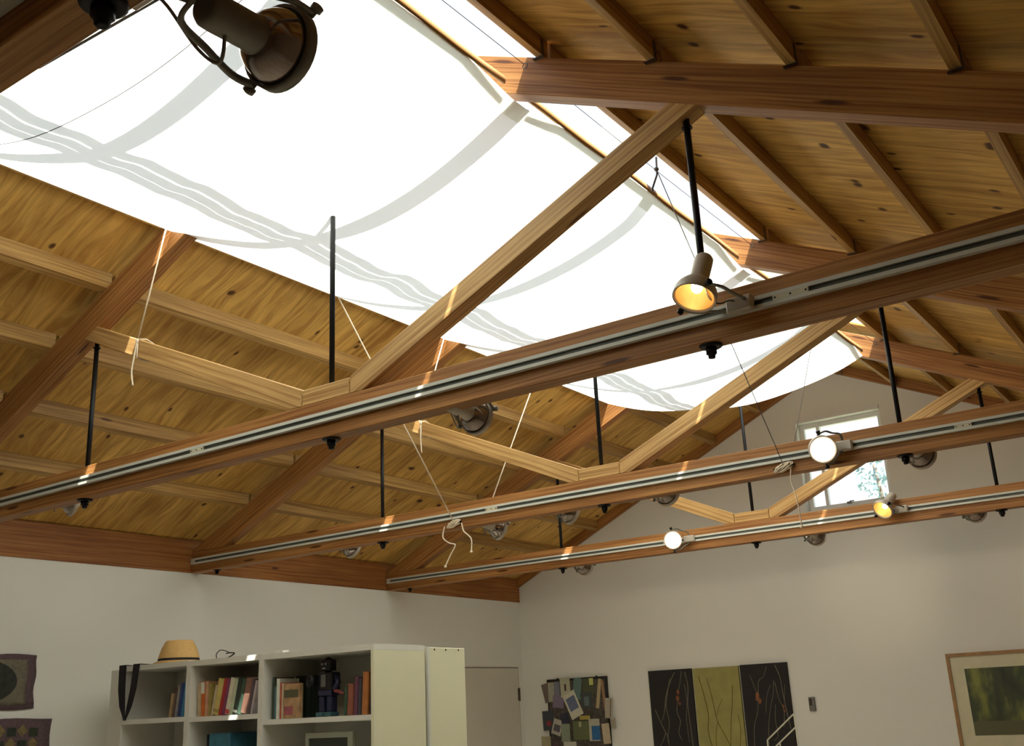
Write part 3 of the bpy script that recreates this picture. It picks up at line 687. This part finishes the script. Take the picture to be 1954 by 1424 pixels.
# lower shelf items
bx = thing('storage_box', 'blue box on the lower shelf of the middle bookcase', 'box', (1.36, 6.2, 1.25))
MB().box(1.26, 1.46, 6.10, 6.38, 1.2505, 1.545).build('body', paint((.04, .16, .24), .5, .3, 14), bx, bevel=.01)
MB().box(1.245, 1.2595, 6.10, 6.36, 1.2505, 1.54).build('dark_edge', 'black', bx)
pf = thing('photo_frame', 'grey framed dark picture on the lower shelf of the right bookcase', 'picture frame', (2.31, 6.12, 1.20))
f_ = MB(); f_.box(2.13, 2.51, 6.10, 6.125, 1.495, 1.525).box(2.13, 2.51, 6.10, 6.125, 1.202, 1.23).box(2.13, 2.155, 6.10, 6.125, 1.23, 1.495).box(2.47, 2.51, 6.10, 6.125, 1.23, 1.495)
f_.build('frame', paint((.34, .36, .28), .5), pf); MB().box(2.155, 2.47, 6.11, 6.12, 1.23, 1.495).build('picture', paint((.03, .035, .03), .3), pf)
# hat, belt, wire thing and paper on top
ht = thing('straw_hat', 'straw hat with a black band lying on the left bookcase', 'hat', (.775, 6.20, 2.006))
MB().lathe((.775, 6.22, 2.006), (0, 0, 1), [(0, .168), (.004, .168), (.012, .15), (.016, .14), (.012, .135), (.004, .16)], 32, capb=False).build('brim', 'straw', ht)
MB().lathe((.775, 6.22, 2.016), (0, 0, 1), [(0, .138), (.035, .134), (.09, .116), (.132, .094), (.140, .084), (.141, .0)], 32, capa=False, capb=False).build('crown', 'straw', ht)
MB().lathe((.775, 6.22, 2.016), (0, 0, 1), [(0, .1395), (.022, .1365), (.022, .134), (0, .137)], 32, capa=False, capb=False).build('hat_band', 'darkcloth', ht)
bl = MB()
def strap(p, wds, yth=.004):
    for i in range(len(p) - 1):
        (xa, ya_, za), (xb, yb_, zb_) = p[i], p[i + 1]; wa, wb = wds[i], wds[i + 1]
        vs = [bl.bm.verts.new(q) for q in ((xa - wa, ya_, za), (xa + wa, ya_, za), (xb + wb, yb_, zb_), (xb - wb, yb_, zb_), (xa - wa, ya_ - yth, za + .001), (xa + wa, ya_ - yth, za + .001), (xb + wb, yb_ - yth, zb_ + .001), (xb - wb, yb_ - yth, zb_ + .001))]
        for q in ((0, 3, 2, 1), (4, 5, 6, 7), (0, 1, 5, 4), (1, 2, 6, 5), (2, 3, 7, 6), (3, 0, 4, 7)): bl._f([vs[j] for j in q])
strap([(.400, 6.20, 2.010), (.408, 6.045, 2.014), (.410, 6.043, 1.97), (.413, 6.043, 1.85), (.430, 6.043, 1.74), (.462, 6.043, 1.65)], [.038, .038, .038, .038, .03, .006])
strap([(.565, 6.20, 2.010), (.560, 6.045, 2.014), (.556, 6.043, 1.97), (.540, 6.043, 1.85), (.508, 6.043, 1.74), (.470, 6.043, 1.65)], [.034, .034, .034, .032, .026, .006])
tag(bl.build('belt', 'darkcloth'), 'black looped belt draped over the front of the left bookcase', 'belt')
tag(MB().tube(smooth([(1.24, 6.16, 2.004), (1.235, 6.16, 2.035), (1.27, 6.16, 2.058), (1.32, 6.16, 2.052), (1.37, 6.16, 2.034)]), .003, 6).tube(smooth([(1.33, 6.16, 2.035), (1.37, 6.16, 2.036), (1.41, 6.16, 2.030), (1.36, 6.16, 2.010), (1.31, 6.16, 2.004)]), .004, 6).build('wire_spectacles', 'iron'), 'bent black wire spectacles lying on the middle bookcase', 'spectacles')
tag(MB().box(1.885, 1.965, 6.06, 6.11, 1.998, 2.012).build('folded_paper', paint((.8, .8, .75))), 'small white folded paper on top of the right bookcase', 'paper')
# ------------------------------------------------------------------ textiles on the left wall
def textile(y0, y1, z0, z1, label, kind):
    th = thing('wall_textile', label, 'wall hanging', (.01, (y0 + y1) / 2, z0), None)
    n = 20; m_ = MB(); R4 = random.Random(kind)
    ys = lambda k, e: y0 + (y1 - y0) * k / n
    def P(a, b, x): # gently wavy edges
        yy = y0 + (y1 - y0) * a; zz = z0 + (z1 - z0) * b
        return (x + .003 * math.sin(9 * a + 5 * b), yy + .006 * math.sin(11 * b + kind) * (a - .5) * 2, zz + .006 * math.sin(9 * a + kind) * (b - .5) * 2)
    def grid(mb, a0, a1, b0, b1, x, nn=10):
        vs = [[mb.bm.verts.new(P(a0 + (a1 - a0) * i / nn, b0 + (b1 - b0) * j / nn, x)) for i in range(nn + 1)] for j in range(nn + 1)]
        ve = [[mb.bm.verts.new(P(a0 + (a1 - a0) * i / nn, b0 + (b1 - b0) * j / nn, x - .003)) for i in range(nn + 1)] for j in range(nn + 1)]
        for j in range(nn):
            for i in range(nn):
                mb._f([vs[j][i], vs[j][i + 1], vs[j + 1][i + 1], vs[j + 1][i]], True)
                mb._f([ve[j][i], ve[j + 1][i], ve[j + 1][i + 1], ve[j][i + 1]], True)
        for i in range(nn):
            mb._f([vs[0][i], ve[0][i], ve[0][i + 1], vs[0][i + 1]]); mb._f([vs[nn][i], vs[nn][i + 1], ve[nn][i + 1], ve[nn][i]])
            mb._f([vs[i][0], vs[i + 1][0], ve[i + 1][0], ve[i][0]]); mb._f([vs[i][nn], ve[i][nn], ve[i + 1][nn], vs[i + 1][nn]])
    grid(m_, 0, 1, 0, 1, .010); m_.build('cloth', paint((.115, .075, .085), .95, .2, 60), th)
    if kind == 1:
        q = MB(); grid(q, .08, .91, .09, .90, .0125); q.build('field', paint((.17, .15, .11), .95, .2, 40), th)
        o = MB(); cy, cz = y0 + (y1 - y0) * .42, (z0 + z1) / 2; vs = []; n2 = 36
        c0 = [o.bm.verts.new((.0185, cy + .30 * math.cos(6.2832 * k / n2) * .9, cz + .145 * math.sin(6.2832 * k / n2))) for k in range(n2)]
        c1 = [o.bm.verts.new((.0155, cy + .30 * math.cos(6.2832 * k / n2) * .9, cz + .145 * math.sin(6.2832 * k / n2))) for k in range(n2)]
        o._f(c0); o._f(c1[::-1])
        for k in range(n2): o._f([c0[k], c1[k], c1[(k + 1) % n2], c0[(k + 1) % n2]])
        o.build('dark_oval', paint((.035, .037, .032), .95, .3, 30), th)
        fl = MB()
        for k in range(26): fl.ball((.019, cy + R4.uniform(-.12, .17), cz + R4.uniform(-.015, .06)), R4.uniform(.007, .016), (.2, 1, 1), 8)
        fl.build('flower_pattern', paint((.20, .18, .11), .9, .2, 60), th)
    else:
        q = MB(); nn = 9
        for i in range(nn):
            for j in range(6):
                a0 = .06 + .84 * i / nn; a1 = a0 + .84 / nn; b0 = .05 + .88 * j / 6; b1 = b0 + .88 / 6
                if (i + j) % 2: continue
                v = [q.bm.verts.new(P(a, b, .0125)) for a, b in (((a0 + a1) / 2, b0), (a1, (b0 + b1) / 2), ((a0 + a1) / 2, b1), (a0, (b0 + b1) / 2))]; q._f(v)
        q.build('diamonds', paint((.20, .15, .07), .95, .3, 40), th)
        q = MB()
        for i in range(nn):
            for j in range(6):
                if (i + j) % 2 == 0: continue
                a0 = .07 + .84 * i / nn; a1 = a0 + .7 / nn; b0 = .06 + .88 * j / 6; b1 = b0 + .10
                v = [q.bm.verts.new(P(a, b, .0125)) for a, b in ((a0, b0), (a1, b0), (a1, b1), (a0, b1))]; q._f(v)
        q.build('squares', paint((.035, .045, .03), .95, .3, 40), th)
textile(4.95, 5.645, 1.755, 2.105, 'upper wall hanging at the left edge, dark oval centre and plum border', 1)
textile(4.95, 5.79, 1.15, 1.692, 'lower patterned wall hanging of dark diamonds and squares at the left edge', 2)
# ------------------------------------------------------------------ notice board
nb = thing('notice_board', 'black framed notice board covered with photos beside the room corner', 'notice board', (.70, G - .02, 1.1), None)
q = MB(); q.box(.334, 1.085, G - .03, G - .003, 1.868, 1.892).box(.334, 1.085, G - .03, G - .003, 1.10, 1.124).box(.334, .352, G - .03, G - .003, 1.124, 1.868).box(1.065, 1.085, G - .03, G - .003, 1.124, 1.868)
q.box(.46, .475, G - .028, G - .012, 1.892, 1.902).box(.95, .965, G - .028, G - .012, 1.892, 1.902)
q.build('frame', 'black', nb)
MB().box(.352, 1.065, G - .0295, G - .003, 1.124, 1.868).build('backing', paint((.085, .075, .065), .9, .3, 30), nb)
pp = [ # x, z centre, w, h, rot, colour, label, inset (dx,dz,w,h,colour)
 (.33, 1.755, .10, .20, 14, (.17, .13, .11), 'brown card jutting out left of the notice board', None),
 (.385, 1.76, .075, .20, 0, (.36, .35, .27), 'tall grey-cream card at the notice board upper left', None),
 (.46, 1.78, .07, .17, 0, (.20, .20, .25), 'blue-grey card in the notice board upper left', None),
 (.47, 1.66, .14, .13, -5, (.22, .17, .25), 'violet photo on the left half of the notice board', None),
 (.57, 1.80, .125, .20, 2, (.46, .46, .33), 'cream card with a small dark figure near the board top', (.0, .0, .025, .07, (.1, .03, .04))),
 (.72, 1.78, .10, .22, -8, (.12, .20, .18), 'teal photo in the notice board top centre', None),
 (.655, 1.62, .16, .27, 24, (.58, .57, .46), 'tilted white bordered snapshot with a blue picture', (-.0, .015, .115, .14, (.14, .17, .28))),
 (.86, 1.80, .13, .16, 0, (.08, .09, .05), 'dark green photo near the board top right', None),
 (.90, 1.845, .05, .07, 0, (.52, .55, .16), 'yellow-green sticky note on the notice board', None),
 (.83, 1.66, .14, .16, 3, (.06, .07, .07), 'dark photo right of the tilted snapshot', (.0, -.01, .06, .09, (.12, .17, .16))),
 (.985, 1.72, .04, .30, -10, (.46, .38, .22), 'narrow cream strip on the notice board right side', None),
 (1.045, 1.70, .03, .30, 4, (.34, .20, .10), 'narrow brown strip at the right board edge', None),
 (.33, 1.47, .13, .20, 2, (.05, .06, .07), 'dark photo with red on the board lower left', (.01, -.03, .06, .05, (.25, .04, .05))),
 (.445, 1.40, .12, .16, -18, (.45, .42, .37), 'tilted card with dark print in the lower left', (.0, -.01, .08, .07, (.10, .09, .11))),
 (.55, 1.47, .10, .14, 10, (.04, .04, .07), 'navy photo under the tilted snapshot', None),
 (.55, 1.34, .11, .18, 0, (.26, .30, .22), 'grey-green paper in the lower centre of the board', None),
 (.745, 1.36, .20, .19, 0, (.13, .15, .07), 'large mossy green photo in the board lower centre', (-.01, .06, .03, .05, (.40, .40, .25))),
 (.80, 1.485, .13, .04, 0, (.42, .34, .08), 'mustard strip above the mossy photo', None),
 (.91, 1.36, .13, .22, 0, (.46, .44, .34), 'white card with a bright blue panel on the lower right', (.015, -.03, .10, .14, (.03, .14, .34))),
 (1.10, 1.57, .09, .20, -5, (.42, .38, .30), 'beige card jutting right of the notice board', (.02, .0, .008, .18, (.06, .04, .03))),
 (1.14, 1.42, .06, .09, 4, (.36, .33, .26), 'small grey card hanging right below the beige card', None),
 (1.05, 1.32, .09, .20, 4, (.52, .44, .30), 'peach paper at the board lower right', None),
 (.30, 1.24, .12, .14, 0, (.40, .36, .22), 'cream paper at the board bottom left', None),
 (.60, 1.215, .16, .07, 0, (.52, .52, .44), 'white paper at the board bottom centre', None),
 (.42, 1.22, .08, .08, 0, (.10, .06, .07), 'dark photo at the board bottom left', None)]
for i, (x, z, w, h, rot, c, lb, ins) in enumerate(pp):
    a = math.radians(rot); ax = (math.cos(a), 0, math.sin(a)); az = (-math.sin(a), 0, math.cos(a)); y = G - .0304 - .0009 * i
    o = tag(MB().obox((x, y, z), ax, (0, 1, 0), az, w / 2, .00045, h / 2).build('pinned_card', paint(c, .6, .10, 40)), lb, 'pinned paper', 'papers pinned on the notice board')
    if ins: 
        cx = Vector((x, y - .0006, z)) + Vector(ax) * ins[0] + Vector(az) * ins[1]
        MB().obox(cx, ax, (0, 1, 0), az, ins[2] / 2, .00014, ins[3] / 2).build('picture_area', paint(ins[4], .5, .25, 50), o)
# ------------------------------------------------------------------ three tall panels
def panel(x0, x1, ztop, base, strands, label, blots=()):
    th = thing('wall_panel', label, 'painting', ((x0 + x1) / 2, G - .02, .75), None)
    MB().box(x0, x1, G - .032, G - .003, .75, ztop).build('canvas', paint(base, .8, .12, 9), th)
    MB().box(x0 - .006, x0 - .0005, G - .030, G - .004, .75, ztop).build('pale_edge', paint((.5, .5, .42)), th)
    s = MB()
    for cp, rr in strands[0]: s.tube(smooth([(x0 + (x1 - x0) * a, G - .0335, ztop - b) for a, b in cp], 4), rr, 6, flat=(rr * 1.1, rr * .6))
    s.build('painted_branches', paint(strands[1], .8, .2, 60), th)
    if blots:
        q = MB()
        for a, b, rr in blots: q.ball((x0 + (x1 - x0) * a, G - .0335, ztop - b), rr, (1, .12, 1.5), 10)
        q.build('orange_blots', paint((.26, .09, .035), .8, .2, 60), th)
L1 = [([(.62, .03), (.50, .12), (.38, .25), (.30, .42), (.22, .50)], .006), ([(.50, .08), (.42, .22), (.36, .35), (.40, .50), (.34, .66), (.38, .78)], .005), ([(.10, .38), (.20, .50), (.32, .62), (.36, .70)], .006),
      ([(.78, .02), (.72, .14), (.66, .22)], .004), ([(.86, .03), (.90, .18), (.86, .35), (.88, .55), (.90, .80)], .006), ([(.82, .15), (.85, .30), (.80, .48), (.82, .70)], .004), ([(.66, .28), (.60, .40), (.66, .50), (.60, .60), (.66, .68)], .005), ([(.10, .76), (.22, .68), (.30, .60)], .005)]
panel(1.585, 2.068, 1.912, (.020, .018, .018), (L1, (.21, .185, .13)), 'left tall black panel with grey branch lines on the gable wall', ((.66, .22, .016), (.64, .28, .02), (.68, .33, .012)))
L2 = [([(.12, .08), (.20, .25), (.26, .45), (.22, .60), (.30, .78)], .006), ([(.30, .10), (.38, .30), (.44, .50), (.60, .66), (.72, .80)], .005), ([(.84, .18), (.80, .35), (.74, .50), (.70, .65), (.66, .80)], .005), ([(.60, .30), (.50, .38), (.44, .46)], .003), ([(.44, .52), (.38, .64), (.38, .80)], .004), ([(.90, .45), (.92, .60), (.86, .78)], .004)]
panel(2.086, 2.572, 1.908, (.32, .29, .10), (L2, (.17, .15, .035)), 'middle tall olive yellow panel between the two black panels')
L3 = [([(.58, .03), (.50, .12), (.38, .16), (.34, .30), (.28, .45), (.18, .58), (.14, .78)], .005), ([(.76, .02), (.84, .14), (.86, .28), (.90, .45), (.94, .60)], .006), ([(.20, .10), (.26, .18), (.32, .28)], .004), ([(.70, .16), (.66, .28), (.56, .42), (.48, .60), (.44, .80)], .005), ([(.62, .20), (.52, .30), (.46, .45)], .004), ([(.72, .18), (.76, .32), (.84, .44), (.80, .58)], .005), ([(.68, .38), (.64, .52), (.66, .66), (.56, .70)], .004), ([(.92, .20), (.88, .34), (.90, .48)], .004)]
panel(2.590, 3.066, 1.912, (.020, .018, .018), (L3, (.21, .185, .13)), 'right tall black panel with an orange blossom, beside the small wall thermostat', ((.32, .29, .022), (.36, .34, .018), (.30, .32, .014), (.84, .40, .012), (.85, .44, .010)))
# framed landscape
pn = thing('framed_painting', 'wood framed dark green landscape with a wide cream mat at the right edge', 'painting', (5.1, G - .02, 1.05), None)
x0, x1, z0, z1 = 4.518, 5.72, 1.02, 1.890
MB().box(x0, x1, G - .035, G - .003, z1 - .028, z1).box(x0, x1, G - .035, G - .003, z0, z0 + .028).box(x0, x0 + .028, G - .035, G - .003, z0 + .028, z1 - .028).box(x1 - .028, x1, G - .035, G - .003, z0 + .028, z1 - .028).build('frame', paint((.36, .20, .085), .5, .15, 20), pn)
MB().box(x0 + .028, x1 - .028, G - .022, G - .006, z0 + .028, z1 - .028).build('mat', paint((.66, .62, .44), .8), pn)
def art_mat():
    m, nt, out = mat('green_landscape_painting'); N = nt.nodes.new; L = nt.links.new
    tc = N('ShaderNodeTexCoord'); mp = N('ShaderNodeMapping'); mp.inputs['Scale'].default_value = (1, 1, .45); n = N('ShaderNodeTexNoise'); n.inputs['Scale'].default_value = 7; n.inputs['Detail'].default_value = 6
    L(tc.outputs['Object'], mp.inputs[0]); L(mp.outputs[0], n.inputs['Vector'])
    r = N('ShaderNodeValToRGB'); e = r.color_ramp.elements; e[0].position = .35; e[0].color = (.018, .022, .012, 1); e[1].position = .68; e[1].color = (.22, .23, .045, 1)
    k = r.color_ramp.elements.new(.5); k.color = (.05, .065, .025, 1)
    L(n.outputs['Fac'], r.inputs['Fac'])
    sx = N('ShaderNodeSeparateXYZ'); L(tc.outputs['Object'], sx.inputs[0])
    g = N('ShaderNodeMath'); g.operation = 'LESS_THAN'; g.inputs[1].default_value = -.16; L(sx.outputs['Z'], g.inputs[0])
    mx = N('ShaderNodeMix'); mx.data_type = 'RGBA'; mx.inputs['B'].default_value = (.10, .10, .045, 1); L(g.outputs[0], mx.inputs['Factor']); L(r.outputs[0], mx.inputs['A'])
    b = N('ShaderNodeBsdfPrincipled'); b.inputs['Roughness'].default_value = .5; L(mx.outputs['Result'], b.inputs['Base Color']); L(b.outputs[0], out.inputs[0])
    return m
MB().box(4.655, 5.58, G - .026, G - .0225, 1.212, 1.757).build('picture', art_mat(), pn)
# thermostat and white frame
tm = thing('wall_thermostat', 'small grey wall thermostat right of the tall black panel', 'thermostat', (3.264, G - .02, 1.46), None)
MB().box(3.235, 3.292, G - .028, G - .002, 1.462, 1.585).build('housing', paint((.20, .19, .165), .5, .1, 40), tm, bevel=.004)
MB().box(3.244, 3.270, G - .031, G - .0285, 1.51, 1.572).build('display', paint((.055, .045, .04), .3), tm)
wf = thing('metal_stand', 'white tubular stand with slanted bars in front of the right black panel', 'metal stand', (3.1, 10.9, 0), None)
for a, b_ in (((2.985, 10.95, 1.235), (3.26, 10.95, 1.45)), ((3.045, 10.95, 1.17), (3.26, 10.95, 1.335)), ((2.985, 10.95, 1.235), (2.95, 10.95, .02)), ((3.10, 10.95, 1.21), (3.10, 10.95, .02)), ((3.26, 10.95, 1.45), (3.30, 10.95, .02))):
    MB().tube([a, b_], .007, 8).build('bar', paint((.72, .72, .58), .4), wf)
# ------------------------------------------------------------------ light
sun = bpy.data.lights.new('sun', 'SUN'); sun.energy = 19.0; sun.angle = math.radians(.53); sun.color = (1, .95, .86)
so = bpy.data.objects.new('sun', sun); COL.objects.link(so); so.location = (6, -2, 9)
so.rotation_mode = 'QUATERNION'; so.rotation_quaternion = Vector((.44, -.25, 1)).to_track_quat('Z', 'Y')
w = bpy.data.worlds.new('world'); SC.world = w; w.use_nodes = True; nt = w.node_tree; nt.nodes.clear()
bg = nt.nodes.new('ShaderNodeBackground'); ow = nt.nodes.new('ShaderNodeOutputWorld')
tc = nt.nodes.new('ShaderNodeTexCoord'); sp = nt.nodes.new('ShaderNodeSeparateXYZ'); cr = nt.nodes.new('ShaderNodeValToRGB')
cr.color_ramp.elements[0].position = 0; cr.color_ramp.elements[0].color = (.92, .95, 1, 1)
cr.color_ramp.elements[1].position = 1; cr.color_ramp.elements[1].color = (.70, .82, 1, 1)
nt.links.new(tc.outputs['Generated'], sp.inputs[0]); nt.links.new(sp.outputs['Z'], cr.inputs['Fac']); nt.links.new(cr.outputs['Color'], bg.inputs['Color'])
bg.inputs['Strength'].default_value = 1.15
nt.links.new(bg.outputs[0], ow.inputs[0])
vs = SC.view_settings; vs.view_transform = 'Standard'; vs.look = 'None'; vs.gamma = 1; vs.exposure = 0.35; vs.use_curve_mapping = False
SC.display_settings.display_device = 'sRGB'
